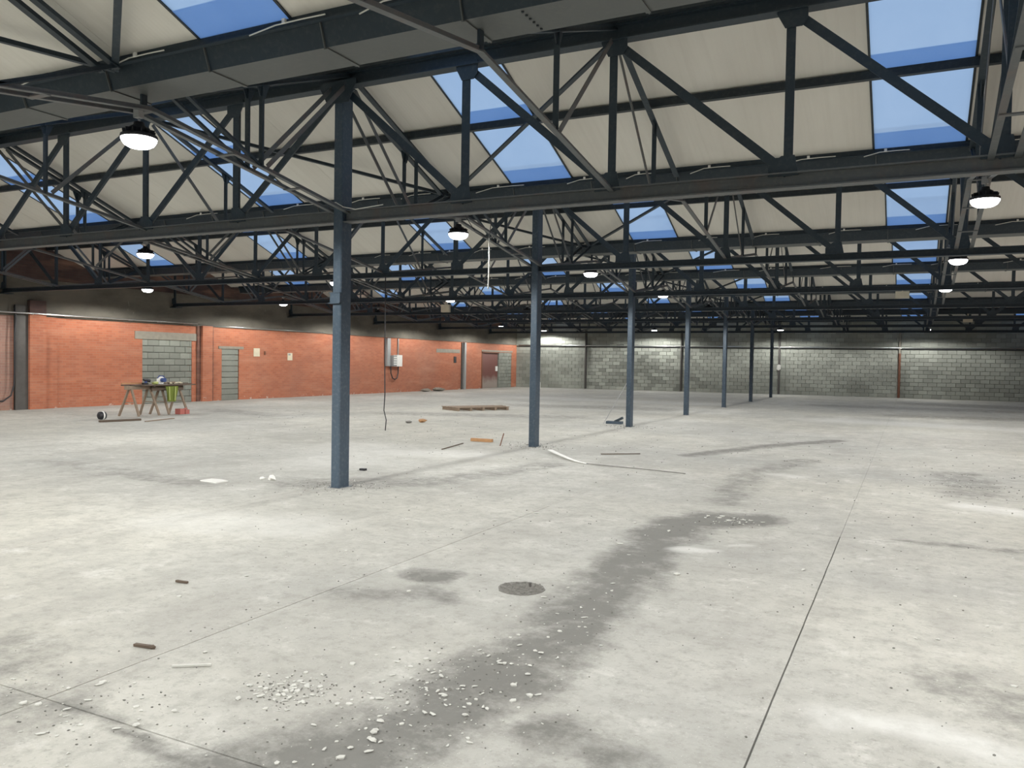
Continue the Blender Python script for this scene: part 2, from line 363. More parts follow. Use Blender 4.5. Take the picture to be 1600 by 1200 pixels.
for i in range(len(xs)-1):
    for j in range(len(ys)-1):
        g = 0.0045 if (ys[j] < 7 and xs[i] > -7) else 0.0015
        x0, x1, y0, y1 = xs[i]+g, xs[i+1]-g, ys[j]+g, ys[j+1]-g
        near = (-9.7 < xs[i] < 2.6) and ys[j] < 20
        st = 0.055 if (near and ys[j] < 8 and xs[i] > -7) else (0.11 if near else 0.45)
        nx = max(2, int((x1-x0)/st)); ny = max(2, int((y1-y0)/st))
        vs = []; dk = []; pl = []
        for b in range(ny+1):
            for a in range(nx+1):
                x = x0+(x1-x0)*a/nx; y = y0+(y1-y0)*b/ny
                edge = (a in (0, nx)) or (b in (0, ny))
                z = -0.003 if edge else 0.0
                wob = noise.noise(Vector((x*1.7, y*1.7, 3)))*0.16 + noise.noise(Vector((x*5, y*5, 9)))*0.06
                vs.append((x + (noise.noise(Vector((x*3, y*3, 1)))*0.002 if a in (0, nx) else 0), y + (noise.noise(Vector((x*3, y*3, 5)))*0.002 if b in (0, ny) else 0), z))
                dk.append(mask(DARK, x+wob, y+wob*0.7)); pl.append(mask(PALE, x+wob, y-wob))
        fs = [(b*(nx+1)+a, b*(nx+1)+a+1, (b+1)*(nx+1)+a+1, (b+1)*(nx+1)+a) for b in range(ny) for a in range(nx)]
        n0 = len(vs); ring = [a for a in range(nx+1)]+[b*(nx+1)+nx for b in range(1, ny+1)]+[ny*(nx+1)+a for a in range(nx-1, -1, -1)]+[b*(nx+1) for b in range(ny-1, 0, -1)]
        for r_ in ring: vs.append((vs[r_][0], vs[r_][1], -0.05)); dk.append(0.3); pl.append(0)
        for k in range(len(ring)):
            k2 = (k+1) % len(ring); fs.append((ring[k], n0+k, n0+k2, ring[k2]))
        me = bpy.data.meshes.new('floor_slab'); me.from_pydata(vs, [], fs); me.update(); me.materials.append(M['floor'])
        add_attr(me, 'stain', dk); add_attr(me, 'pale', pl)
        link('floor_slab', me, floor_root)

# ------------------------------------------------------------------ left brick wall
wl = MB(); T = 0.32
def wbox(y0, y1, z0, z1, x1=XL, x0=None): wl.box((x0 if x0 is not None else XL-T, y0, z0), (x1, y1, z1))
OPEN = [(18.45, 20.50, 2.16), (21.88, 22.73, 1.91), (42.0, 44.25, 2.20), (44.25, 46.0, 2.17)]
cur = 14.15
for (a, b_, h) in OPEN:
    if a > cur: wbox(cur, a, -0.03, 2.73)
    wbox(a, b_, h, 2.73); cur = b_
wbox(cur, YF+1, -0.03, 2.73)
wall_left = struct('wall_left', wl, M['brick'])
part('lower_brickwork', MB().box((XL-T, YB-0.3, -0.03), (XL, 14.15, 2.73)), M['brick_pink'], wall_left)
band = MB(); band.box((XL-T, YB-0.3, 2.73), (XL+0.02, YF+1, 3.78)); part('render_band', band, M['render'], wall_left)
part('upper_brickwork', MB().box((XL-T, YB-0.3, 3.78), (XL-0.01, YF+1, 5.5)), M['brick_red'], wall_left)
part('opening_backing', MB().box((XL-T-0.06, 14.1, -0.03), (XL-T+0.10, YF+1, 2.73)), M['mortar'], wall_left)
part('pilaster', MB().box((XL-0.02, 14.56, -0.02), (XL+0.14, 15.05, 2.76)), M['brick'], wall_left)
part('pilaster', MB().box((XL-0.02, 14.56, 2.76), (XL+0.14, 15.05, 3.15)), M['brick_red'], wall_left)
part('pilaster', MB().box((XL-0.02, 15.05, -0.02), (XL+0.05, 15.45, 2.70)), M['brick'], wall_left)
part('pilaster', MB().box((XL-0.02, 20.86, -0.02), (XL+0.14, 21.32, 2.71)), M['brick'], wall_left)
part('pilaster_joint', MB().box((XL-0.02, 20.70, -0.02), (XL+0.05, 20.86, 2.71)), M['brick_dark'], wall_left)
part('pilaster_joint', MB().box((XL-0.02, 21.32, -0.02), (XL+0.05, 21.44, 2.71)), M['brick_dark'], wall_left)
part('steel_stanchion', MB().box((XL-0.02, 14.17, -0.02), (XL+0.06, 14.56, 3.0)).box((XL+0.03, 14.17, 0), (XL+0.10, 14.20, 3.0)), M['post'], wall_left)['label'] = 'dark grey brown strip beside the first brick pier'
part('lintel', MB().box((XL-0.1, 18.15, 2.16), (XL+0.025, 20.68, 2.42)), M['lintel'], wall_left)
part('lintel', MB().box((XL-0.1, 21.72, 1.91), (XL+0.025, 22.95, 2.01)), M['lintel'], wall_left)
part('lintel', MB().box((XL-0.1, 42.0, 2.20), (XL+0.02, 46.1, 2.30)), M['lintel'], wall_left)
part('lintel', MB().box((XL-0.1, 36.9, 2.05), (XL+0.02, 39.4, 2.25)), M['lintel'], wall_left)
# infill blocks, each its own piece
def block_mesh(L, H, D, tone, mat, name='block'):
    b = 0.006; mb = MB()
    mb.add([(-L/2,-D/2,-H/2),(L/2,-D/2,-H/2),(L/2,D/2,-H/2),(-L/2,D/2,-H/2),(-L/2,-D/2,H/2),(L/2,-D/2,H/2),(L/2,D/2,H/2),(-L/2,D/2,H/2),
            (-L/2+b,-D/2-b,-H/2+b),(L/2-b,-D/2-b,-H/2+b),(L/2-b,-D/2-b,H/2-b),(-L/2+b,-D/2-b,H/2-b)],
           [(0,3,2,1),(4,5,6,7),(1,2,6,5),(2,3,7,6),(3,0,4,7),(8,9,10,11),(0,1,9,8),(1,5,10,9),(5,4,11,10),(4,0,8,11)])
    me = mb.mesh(name, mat); add_attr(me, 'tone', [tone]*len(me.vertices)); return me
CH = 0.2156
for oi, (a, b_, h) in enumerate(OPEN):
    if oi == 2: continue
    L = 0.44 if oi != 1 else 0.83
    rows = int(round((h-0.02)/CH)); ch = (h)/rows
    meshes = {}
    for r_ in range(rows):
        y = a - (L/2 if r_ % 2 and oi != 1 else 0)
        while y < b_-0.02:
            ya, yb_ = max(a, y), min(b_, y+L)
            if yb_-ya > 0.05:
                key = (round(yb_-ya, 2), random.randrange(4))
                if key not in meshes: meshes[key] = block_mesh(yb_-ya-0.012, ch-0.014, 0.12, random.random(), M['block_infill'])
                link('block', meshes[key], wall_left, (XL-0.075+random.uniform(-.004, .004), (ya+yb_)/2, ch*(r_+0.5)), (0, 0, pi/2))
            y += L
# notices, small bits on the wall
def on_wall(name, y0, y1, z0, z1, d, mat, label, cat, bev=0):
    return tag(part(name, MB().box((XL, y0, z0), (XL+d, y1, z1)), mat), label, cat)
o = on_wall('notice_board', 23.48, 23.80, 1.65, 1.97, 0.02, M['cream'], 'blank cream notice just right of the narrow blocked doorway', 'notice')
o = on_wall('notice', 25.38, 25.66, 1.52, 1.82, 0.015, M['cream'], 'smaller cream notice with grey printing further along the orange wall', 'notice')
part('print_block', MB().box((XL+0.015, 25.42, 1.72), (XL+0.02, 25.55, 1.79)), M['grey'], o)
on_wall('wall_bracket', 24.05, 24.11, 1.72, 1.86, 0.04, M['rust'], 'small rusty bracket right of the first cream notice', 'bracket')
on_wall('air_grille', 38.75, 39.0, 1.50, 1.85, 0.03, M['black'], 'small dark vent grille left of the grey downpipe', 'vent')
# brown door
d = tag(part('door_1', MB().box((XL-0.16, 42.04, 0.01), (XL-0.08, 44.22, 2.17)), M['door']), None, None, None, 'structure')
part('door_frame', MB().box((XL-0.1, 42.0, 0), (XL+0.03, 42.10, 2.2)).box((XL-0.1, 42.0, 2.12), (XL+0.03, 44.25, 2.2)), M['rust'], d)
part('lock_plate', MB().box((XL-0.08, 43.92, 1.02), (XL-0.03, 44.15, 1.32)), M['white'], d)
# service strip along the wall, downpipe
cond = MB().tube([(XL+0.18, y, 2.765) for y in (YB, 5, 14, 18.5, 20.6)], 0.022, 8)
cd = tag(part('wall_conduit', cond, M['zinc'], smooth=True), 'long shiny conduit at the top of the orange brickwork, left end', 'conduit')
for k in range(6):
    y = 14.6+k*1.1; part('clip', MB().box((XL+0.02, y, 2.735), (XL+0.205, y+0.03, 2.75)), M['zinc'], cd)
cd2 = tag(part('wall_conduit', MB().tube([(XL+0.06, 20.7, 2.73), (XL+0.06, 24.8, 2.735), (XL+0.06, 27.6, 2.73)], 0.018, 8), M['zinc'], smooth=True), 'thin conduit above the narrow blocked doorway and the notices', 'conduit')
led = part('ledge', MB().box((XL+0.0, 13.0, 2.69), (XL+0.055, 46.6, 2.73)), M['render'], wall_left)
dp = thing('downpipe', 'grey downpipe against the orange wall left of the brown door', 'pipe', (XL+0.09, 39.78, 0))
part('pipe', MB().box((-0.08, -0.10, 0.0), (0.08, 0.10, 2.66)), M['grey'], dp)
part('pipe_shadow_strip', MB().box((-0.09, -0.22, 0.0), (-0.02, -0.11, 2.66)), M['post'], dp)  # dark strip standing in for the shadow beside the downpipe
# electrical box
eb = thing('electrical_box', 'white electrical box on the orange wall with a drooping cable', 'electrical box', (XL, 33.0, 1.57))
part('cover', MB().box((0.0, -0.08, -0.28), (0.22, 0.36, 0.28)), M['white'], eb)
part('vent_panel', MB().box((0.0, -0.36, -0.28), (0.20, -0.08, 0.26)), M['grey'], eb)
for k in range(4): part('louvre', MB().box((0.20, -0.34, -0.2+k*0.11), (0.22, -0.10, -0.15+k*0.11)), M['white'], eb)
part('cable', MB().tube([(0.1, -0.45, -0.28), (0.1, -0.44, -0.6), (0.1, -0.3, -0.85), (0.1, -0.08, -0.93), (0.1, 0.1, -0.85), (0.1, 0.18, -0.6), (0.1, 0.2, -0.28)], 0.028, 6), M['black'], eb)
tag(part('cable_tray', MB().box((XL+0.0, 32.2, 1.3), (XL+0.12, 32.50, 2.66)).box((XL+0.12, 32.2, 1.3), (XL+0.14, 32.28, 2.66)), M['grey']), 'vertical grey cable trunking left of the white electrical box', 'trunking')
tag(part('wall_conduit', MB().tube([(XL+0.04, 33.25, 1.86), (XL+0.04, 33.25, 2.66)], 0.035, 8), M['zinc']), 'short vertical conduit dropping into the white electrical box', 'conduit')
pts = [(XL+0.12, 14.12, 2.95), (XL+0.13, 14.16, 2.6), (XL+0.13, 14.12, 2.0), (XL+0.13, 14.12, 1.2), (XL+0.13, 14.10, 0.7), (XL+0.13, 14.02, 0.42), (XL+0.13, 13.8, 0.27), (XL+0.13, 13.4, 0.26), (XL+0.06, 12.9, 0.3)]
tag(part('wall_cable', MB().tube(pts, 0.022, 6), M['black'], smooth=True), 'thick black cable hanging down the pink brick at the left edge', 'cable')

# ------------------------------------------------------------------ far block wall
KX, KY = -6.4, 48.35
FA = (XL, 46.75)                     # left corner, the wall runs slightly skew up to x = KX, then square
def far_y(x): return FA[1] + (KY-FA[1])*(x-XL)/(KX-XL) if x < KX else KY
ang = math.atan2(KY-FA[1], KX-XL)
wf = MB()
wf.add([(XL-0.3, far_y(XL-0.3), -0.05), (KX, KY, -0.05), (XR+0.3, KY, -0.05), (XR+0.3, KY+0.3, -0.05), (KX, KY+0.3, -0.05), (XL-0.3, KY+0.3, -0.05),
        (XL-0.3, far_y(XL-0.3), 5.6), (KX, KY, 5.6), (XR+0.3, KY, 5.6), (XR+0.3, KY+0.3, 5.6), (KX, KY+0.3, 5.6), (XL-0.3, KY+0.3, 5.6)],
       [(0,1,7,6),(1,2,8,7),(2,3,9,8),(3,4,10,9),(4,5,11,10),(5,0,6,11),(0,5,4,1),(1,4,3,2),(6,7,10,11),(7,8,9,10)])
wall_far = struct('wall_far', wf, M['mortar'])
BL = 0.44; rest = MB(); tones = []; cache = {}; cnt = 0
def tone_at(x, z):
    if -18.2 < x < -11 and z < 2.7: return random.choice([0.05, 0.3, 0.45, 0.55, 0.8, 1.0, 1.0]) 
    return 0.5+random.uniform(-0.28, 0.22)
def seg_blocks(x0, x1, rot):
    global cnt
    L = math.hypot(x1-x0, far_y(x1)-far_y(x0)); n = int(L/BL)
    for r_ in range(21):
        z = CH*(r_+0.5)
        for c in range(-1, n+1):
            a = max(0, c*BL + (BL/2 if r_ % 2 else 0)); b_ = min(L, c*BL + (BL/2 if r_ % 2 else 0)+BL)
            if b_-a < 0.06: continue
            mid = (a+b_)/2; x = x0+(x1-x0)*mid/L; y = far_y(x)-0.02
            tn = tone_at(x, z); full = abs(b_-a-BL) < 1e-3
            if full and z < 2.62 and ((-18.1 < x < -12.9) or x > -0.3 and x < 5.2) and cnt < 298:
                q = min(5, int(tn*6)); 
                if q not in cache: cache[q] = block_mesh(BL-0.014, CH-0.014, 0.06, q/5, M['block'])
                link('block', cache[q], wall_far, (x, y+random.uniform(-.004, .003), z), (0, 0, rot)); cnt += 1
            else:
                ca, sa = cos(rot), sin(rot); h = (b_-a)/2-0.007; n0 = len(rest.v)
                for dz in (-CH/2+.007, CH/2-.007):
                    for u, v in ((-h, -0.03), (h, -0.03), (h, 0.03), (-h, 0.03)):
                        rest.v.append((x+u*ca-v*sa, y+u*sa+v*ca, z+dz)); tones.append(tn)
                rest.f += [(n0, n0+1, n0+5, n0+4), (n0+1, n0+2, n0+6, n0+5), (n0+4, n0+5, n0+6, n0+7), (n0+3, n0, n0+4, n0+7), (n0+2, n0+3, n0+7, n0+6), (n0, n0+3, n0+2, n0+1)]
seg_blocks(XL, KX, ang); seg_blocks(KX, XR, 0.0)
me = rest.mesh('block_courses', M['block']); add_attr(me, 'tone', tones)
o = link('block_courses', me, wall_far); o['kind'] = 'stuff'
for x, mt, z1, lab in ((-18.2, 'post', 3.65, 'dark steel post in the grey block wall'), (-12.3, 'post', 3.65, 'dark steel post in the block wall behind the columns'),
                  (-6.75, 'post', 3.65, 'narrow stanchion with a pale patch'), (-0.52, 'rust', 2.4, 'rust brown post low on the grey block wall'), (5.4, 'post', 3.65, 'dark steel post at the right')):
    y = far_y(x)
    q = part('wall_post', MB().box((x-0.06, y-0.14, 0), (x+0.06, y-0.05, z1)).box((x-0.02, y-0.2, 0), (x+0.02, y-0.14, z1)), M[mt], wall_far); q['label'] = lab
    if mt == 'rust': part('wall_post', MB().box((x-0.05, y-0.14, z1), (x+0.05, y-0.05, 3.65)), M['lintel'], wall_far)
part('plaster_patch', MB().lump((-6.75, KY-0.22, 1.55), 0.14, (0.9, 0.3, 1.4)), M['chip'], wall_far)
fc = tag(part('end_wall_conduit', MB().tube([(x, far_y(x)-0.16, 2.70) for x in (XL+0.2, -17, KX, XR)], 0.030, 8), M['zinc'], smooth=True), 'long straight conduit running across the far grey block wall', 'conduit')
part('cable_run', MB().tube([(x, far_y(x)-0.10, 2.63) for x in (XL+0.2, -17, KX, XR)], 0.022, 6), M['black'], fc)
# other two walls, outside the view
struct('wall_right', MB().box((XR, YB-0.3, -0.03), (XR+0.3, YF+1, 5.5)), M['brick'])
struct('wall_back', MB().box((XL-0.3, YB-0.3, -0.03), (XR+0.3, YB, 5.5)), M['block_infill'])

# ------------------------------------------------------------------ roof sheets
SW = 0.979
X00 = -5.36
half = BAY/2
run = half-0.24
ln = sqrt(run*run+(run*SL)**2); th = math.atan(SL)
def sheet_mesh(L, w_, t, mat, name):
    mb = MB(); nr = 4
    # shallow ribbed sheet, slope along +Y from ridge (0) downwards
    for k in range(nr):
        xa = -w_/2+w_*k/nr; xb = -w_/2+w_*(k+1)/nr
        mb.add([(xa, 0, 0), (xb, 0, 0), (xb, L, 0), (xa, L, 0), (xa, 0, t), (xb, 0, t), (xb, L, t), (xa, L, t)],
               [(0,3,2,1), (4,5,6,7), (0,1,5,4), (2,3,7,6)] + ([(3,0,4,7)] if k == 0 else []) + ([(1,2,6,5)] if k == nr-1 else []))
    me = mb.mesh(name, mat); return me
cream_me = sheet_mesh(ln, SW+0.02, 0.02, M['roof'], 'roof_sheet')
def flat_me(L, w_, mat, name):
    return MB().add([(-w_/2, 0, 0), (w_/2, 0, 0), (w_/2, L, 0), (-w_/2, L, 0)], [(0, 1, 2, 3)]).mesh(name, mat)
mid = 1.32/cos(th)
sk_up = flat_me(mid, SW, M['sky'], 'skylight_sheet'); sk_lo = flat_me(ln-mid, SW, M['sky'], 'skylight_sheet')
lap_me = flat_me(0.24, SW, M['sky'], 'skylight_lap'); lap2_me = flat_me(0.34, SW, M['sky'], 'skylight_lap')
edge_me = MB().box((-0.012, 0, -0.010), (0.012, ln, 0.0)).mesh('skylight_edge', M['purlin'])
slopes = []
for ridge in GY: 
    slopes.append((ridge, -1)); 
    slopes.append((ridge, 1))
slopes.insert(0, (YB+0.02, 1)); slopes.append((GY[-1]+BAY-0.02, -1))
for (ry, sgn) in slopes:
    root = struct('ceiling', None, None, (0, ry, ZR))
    i0 = int((XL-X00)/SW)-1; i1 = int((XR-X00)/SW)+1
    for i in range(i0, i1+1):
        x = X00+SW*(i+0.5)
        if x-SW/2 > XR or x+SW/2 < XL-0.1: continue
        rot = (-th, 0, 0) if sgn > 0 else (-th, 0, pi)
        def put(me, s, dz=0.0, name=None):
            # s: distance down the slope
            return link(name or me.name.split('.')[0], me, root, (x, sgn*s*cos(th), -s*sin(th)+dz), rot)
        if i % 5 == 0:
            put(sk_up, 0, 0.004); put(sk_lo, mid, 0.0); put(lap_me, mid-0.26, -0.004); put(lap2_me, ln-0.36, -0.004)
            e = put(edge_me, 0); e.location.x = x-SW/2; e = put(edge_me, 0); e.location.x = x+SW/2
        else: put(cream_me, 0, 0.004 if i % 2 else 0.0)
    for dy in (1.30,):
        part('purlin', MB().box((XL, -0.035, -0.09), (XR, 0.035, 0.0)), M['purlin'], root, (0, sgn*dy, -dy*SL-0.012))
    part('purlin', MB().box((XL, -0.03, -0.08), (XR, 0.03, 0.0)), M['purlin'], root, (0, sgn*0.12, -0.12*SL-0.012))
# ridge capping on top and valley cover, keep daylight out of the joints
capme = MB()
for gy in GY+[YB, GY[-1]+BAY]: capme.box((XL-0.3, gy-0.15, ZR+0.02), (XR+0.3, gy+0.15, ZR+0.05))
cp = struct('ceiling', capme, M['purlin'])

# ------------------------------------------------------------------ valley gutters
GW = 1.222
gprof_in = [(-0.27, 0.20), (-0.20, 0.0), (0.20, 0.0), (0.27, 0.20)]
def gut_section():
    t = 0.012; P = gprof_in; mb = MB()
    for (a, b_) in zip(P[:-1], P[1:]):
        mb.prism([(a[0], a[1]), (b_[0], b_[1]), (b_[0], b_[1]+t), (a[0], a[1]+t)], 'X', 0.004, GW-0.004)
    for s_ in (-1, 1):       # lip flanges
        mb.prism([(s_*0.272, 0.165), (s_*0.285, 0.165), (s_*0.285, 0.245), (s_*0.272, 0.245)], 'X', 0.0, GW)
        mb.prism([(s_*0.286, 0.165), (s_*0.32, 0.165), (s_*0.32, 0.177), (s_*0.286, 0.177)], 'X', 0.0, GW)
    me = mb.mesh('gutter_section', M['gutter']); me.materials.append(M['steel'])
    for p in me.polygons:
        if abs(p.normal.y) > 0.5 or p.center.z > 0.03: p.material_index = 1  # trough sides take the darker paint, their shade is put into the colour
    return me
gsec = gut_section()
strap = MB()
for (a, b_) in zip(gprof_in[:-1], gprof_in[1:]): strap.bar((0, a[0], a[1]-0.006), (0, b_[0], b_[1]-0.006), 0.035, 0.010)
strap_me = strap.mesh('joint_strap', M['gutter'])
riv = MB()
for k in range(6): riv.lathe([(0.011, 0.0), (0.009, -0.010)], 8, (0.04, -0.16+k*0.062, -0.002))
rivet_me = riv.mesh('rivet_row', M['purlin'])
clip_me = MB().box((0, 0, 0), (0.03, 0.02, 0.035)).mesh('cable_clip', M['white'])
gut_names = ['above and behind the camera', 'nearest one, crossing the top of the picture', 'just behind the bottom beam of the nearest truss',
             'third in view, behind the second column', 'fourth in view, behind the third column', 'fifth in view', 'sixth in view', 'seventh in view', 'last one before the end wall']
for k, vy in enumerate(VY):
    g = thing('valley_gutter', 'long dark steel box gutter, ' + gut_names[k], 'gutter', (0, vy, 4.0), 'valley gutters under the roof')
    n0 = int((XL-(-1.66))/GW)-0
    i = n0; xs_ = []
    while -1.66+i*GW < XR-GW:
        x = -1.66+i*GW
        if x > XL-0.2: link('gutter_section', gsec, g, (x, 0, 0)); link('joint_strap', strap_me, g, (x, 0, 0)); xs_.append(x)
        i += 1
    if k == 1: link('rivet_row', rivet_me, g, (-2.48, 0, 0))
    # white cable sagging along the near lip, seen in short lengths
    if 1 <= k <= 5:
        rr = random.Random(k); x = -12.0
        while x < 3.5:
            L = rr.uniform(0.35, 0.8); s1 = rr.uniform(0.01, 0.03)
            part('cable_length', MB().tube([(x, -0.335, 0.160-s1), (x+L*0.35, -0.335, 0.185), (x+L*0.7, -0.335, 0.188), (x+L, -0.335, 0.185)], 0.006, 5), M['rope'], g)
            link('cable_clip', clip_me, g, (x+L*0.45, -0.345, 0.185))
            x += L + rr.uniform(0.3, 1.0)
    # filler over the valley
    part('valley_board', MB().box((XL, -0.27, 0.235), (XR, 0.27, 0.25)), M['purlin'], g)

# ------------------------------------------------------------------ columns
def column_mesh(h):
    w_, d_, c = 0.065, 0.105, 0.012
    poly = [(-w_+c, -d_), (w_-c, -d_), (w_, -d_+c), (w_, d_-c), (w_-c, d_), (-w_+c, d_), (-w_, d_-c), (-w_, -d_+c)]
    return MB().prism(poly, 'Z', -0.02, h)
cme = column_mesh(ZTOP).mesh('shaft', M['column'])
pl_me = MB().box((-0.10, -0.13, -0.02), (0.10, 0.13, 0.001)).mesh('base_plate', M['column'])
cap_me = MB().box((-0.10, -0.13, 0), (0.10, 0.13, 0.018)).mesh('cap_plate', M['steel'])
weld_me = MB().box((-0.072, -0.002, 0), (-0.055, 0.006, 3.2)).mesh('seam', M['column'])
coln = []
for k in range(1, 8):
    c = thing('steel_column', 'tall dark blue steel column, ' + ['nearest and largest', 'second from the camera', 'third from the camera', 'fourth from the camera', 'fifth from the camera', 'sixth from the camera', 'farthest and smallest'][k-1] + ' in the row', 'column', (XC, GY[k], 0), 'steel columns in one row down the hall')
    link('shaft', cme, c); link('base_plate', pl_me, c); link('cap_plate', cap_me, c, (0, 0, ZTOP-0.018)); coln.append(c)
# collar on the nearest column
cl = part('collar', MB().box((-0.078, -0.135, 2.28), (0.074, -0.105, 2.42)).box((-0.098, -0.150, 2.285), (0.074, -0.10, 2.295)).box((-0.095, -0.145, 2.415), (0.07, -0.10, 2.422)), M['column'], coln[0])

# ------------------------------------------------------------------ lattice trusses
FR = (0, -1, 0)
def ibeam(x0, x1, z0, z1, w_, mat, name):
    t = 0.014
    return MB().box((x0, -w_/2, z0), (x1, w_/2, z0+t)).box((x0, -w_/2, z1-t), (x1, w_/2, z1)).box((x0, -0.012, z0+t), (x1, 0.012, z1-t)).mesh(name, mat)
top_me = ibeam(XL, XR, ZTOP, ZTOP+0.16, 0.15, M['steel'], 'top_chord')
bot1_me = ibeam(XL, XR, ZBOT, ZBOT+0.15, 0.14, M['steel_tie'], 'bottom_chord')
bot_me = ibeam(XL, XR, ZBOT+0.02, ZBOT+0.13, 0.14, M['steel'], 'bottom_chord')
zt, zb = ZTOP+0.02, ZBOT+0.12
post_me = MB().angle((0, 0, zb), (0, 0, zt), 0.085, FR).mesh('post', M['steel'])
post_thick = MB().angle((-0.0, 0, zb), (0, 0, zt), 0.105, FR).mesh('post', M['steel'])
dg = {}
for s in (-1, 1): dg[s] = MB().angle((0, 0, zt-0.02), (s*PAN, 0, zb+0.02), 0.088, FR).mesh('diagonal', M['steel'])
gt = {}
for s in (-1, 1):
    gt[s] = MB().prism([(-0.13*s, 0.05), (0.15*s, 0.05), (0.15*s, -0.10), (0.10*s, -0.16), (-0.055*s, -0.16), (-0.13*s, -0.02)], 'Y', -0.048, -0.036).mesh('gusset_plate', M['steel'])
gb = {}
for s in (-1, 1):
    gb[s] = MB().prism([(-0.18*s, -0.02), (-0.18*s, 0.08), (-0.06*s, 0.17), (0.06*s, 0.17), (0.10*s, -0.02)], 'Y', -0.048, -0.036).mesh('gusset_plate', M['steel'])
# near column: two diagonals meet at the top
gcol = MB().prism([(-0.27, 0.05), (0.27, 0.05), (0.27, -0.02), (0.16, -0.22), (-0.16, -0.22), (-0.27, -0.02)], 'Y', -0.125, -0.113).mesh('gusset_plate', M['steel'])
tr_lab = ['overhead, nearest to the camera', 'carried by the nearest column', 'carried by the second column', 'carried by the third column', 'carried by the fourth column', 'carried by the fifth column', 'carried by the sixth column', 'carried by the farthest column']
NL, NR = 9, 9
for k in range(0, 8):
    t = thing('roof_truss', 'dark blue steel lattice truss spanning the hall, ' + tr_lab[k], 'truss', (XC, GY[k], 0), 'steel lattice trusses across the hall')
    link('top_chord', top_me, t, (-XC, 0, 0)); link('bottom_chord', bot1_me if k == 1 else bot_me, t, (-XC, 0, 0))
    for side in (-1, 1):
        for i in range(1, 10):
            x = side*i*PAN
            if i == 9: x = side*(abs(XL-XC)-0.12)
            link('post', post_thick if i in (1,) else post_me, t, (x, 0, 0))
            link('gusset_plate', gt[side if i < 5 else -side], t, (x, 0, ZTOP)); link('gusset_plate', gb[side if i <= 5 else -side], t, (x, 0, ZBOT+0.14))
        for i in range(0, 9):
            if i < 5: link('diagonal', dg[side], t, (side*i*PAN, 0, 0))
            else: link('diagonal', dg[-side], t, (side*(i+1)*PAN if i < 8 else side*(i+1)*PAN, 0, 0))
    link('gusset_plate', gcol, t, (0, 0, ZTOP))
    for s in (-1, 1): part('rest_plate', MB().box((s*16.3-0.14, -0.14, ZBOT-0.02), (s*16.3+0.14, 0.14, ZBOT)), M['steel'], t)

# ------------------------------------------------------------------ cross frames between the trusses
hl = half
def fr_me():
    d = {}
    for s in (-1, 1):
        R0 = (0, s*hl, ZR-0.14); R1 = (0, s*0.34, ZR-0.14-(hl-0.34)*SL)
        C0 = (0, s*hl, 3.42); C1 = (0, 0, 3.86)
        def tie_z(y): return 3.42+(3.86-3.42)*(1-abs(y)/hl)
        def raf_z(y): return ZR-0.14-(hl-abs(y))*SL
        d['rafter', s] = MB().angle(R0, R1, 0.07, (0, 0, -1)).mesh('rafter', M['steel'])
        d['tie', s] = MB().angle(C0, C1, 0.055, (0, 0, -1)).mesh('tie', M['steel_tie'])
        yh = s*(hl-1.50)
        d['hanger', s] = MB().angle((0, yh, tie_z(yh)), (0, yh, raf_z(yh)), 0.055, (0, -1, 0)).mesh('hanger', M['steel'])
        d['web', s] = MB().bar((0, s*(hl-0.1), ZTOP-0.02), (0, s*(hl-1.42), tie_z(yh)+0.02), 0.012, 0.05).mesh('web_bar', M['steel_tie'])
        yv = s*0.36
        d['strut', s] = MB().angle((0, yh, tie_z(yh)), (0, yv, raf_z(yv)), 0.045, (0, 0, -1)).mesh('strut', M['steel'])
        d['plate', s] = MB().prism([(yh-0.10, raf_z(yh)+0.0), (yh+0.10, raf_z(yh)+0.0), (yh+0.04, raf_z(yh)-0.14), (yh-0.04, raf_z(yh)-0.14)], 'X', -0.006, 0.006).mesh('frame_plate', M['steel'])
    return d
FM = fr_me()
line_lab = {-4: 'near the left brick wall, fourth line left of the columns', -3: 'third line left of the columns', -2: 'second line left of the columns', -1: 'first line left of the columns',
            0: 'in line with the columns', 1: 'first line right of the columns', 2: 'second line right of the columns', 3: 'third line right of the columns', 4: 'fourth line right of the columns'}
bay_lab = ['nearest bay', 'second bay', 'third bay', 'fourth bay', 'fifth bay', 'sixth bay', 'seventh bay', 'last bay']
batten = MB().box((-0.12, -0.03, -0.008), (0.12, 0.03, 0.004)).mesh('batten', M['steel_tie'])
for k in range(0, 8):
    vy = VY[k+1]
    for j in range(-4, 5):
        if j > 2 and k > 5: continue
        x = XC+j*2*PAN; dbl = (j % 2 == 0)
        if k == 7 and j == -4: pass
        f = thing('cross_frame', 'slim steel roof frame, %s, %s' % (line_lab[j].split(',')[0] if j != -4 else 'next to the left wall', bay_lab[k]), 'roof frame', (x, vy, 0), 'cross frames between the trusses')
        for off in ((-0.10, 0.10) if dbl else (0,)):
            for s in (-1, 1):
                if k == 7 and s > 0:      # stops against the end wall
                    continue
                for nm in ('rafter', 'tie', 'hanger', 'web', 'strut', 'plate'):
                    if nm in ('strut',) and not dbl: continue
                    me = FM[nm, s]; link(me.name.split('.')[0], me, f, (off, 0, 0))
        if dbl:
            for yy in (-2.0, -1.0, 0.0, 1.0, 2.0):
                if k == 7 and yy > 0: continue
                link('batten', batten, f, (0, yy, 3.42+0.44*(1-abs(yy)/hl)-0.02))
        part('gutter_seat', MB().box((-0.012, -0.03, 3.85), (0.012, 0.03, 3.998)), M['steel'], f)
        if j == 0:
            for s in (-1, 1):
                part('roof_brace', MB().angle((0, -0.30, 4.13), (s*2*PAN, -hl+0.02, ZTOP+0.05), 0.06, (0, 0, -1)), M['steel'], f)

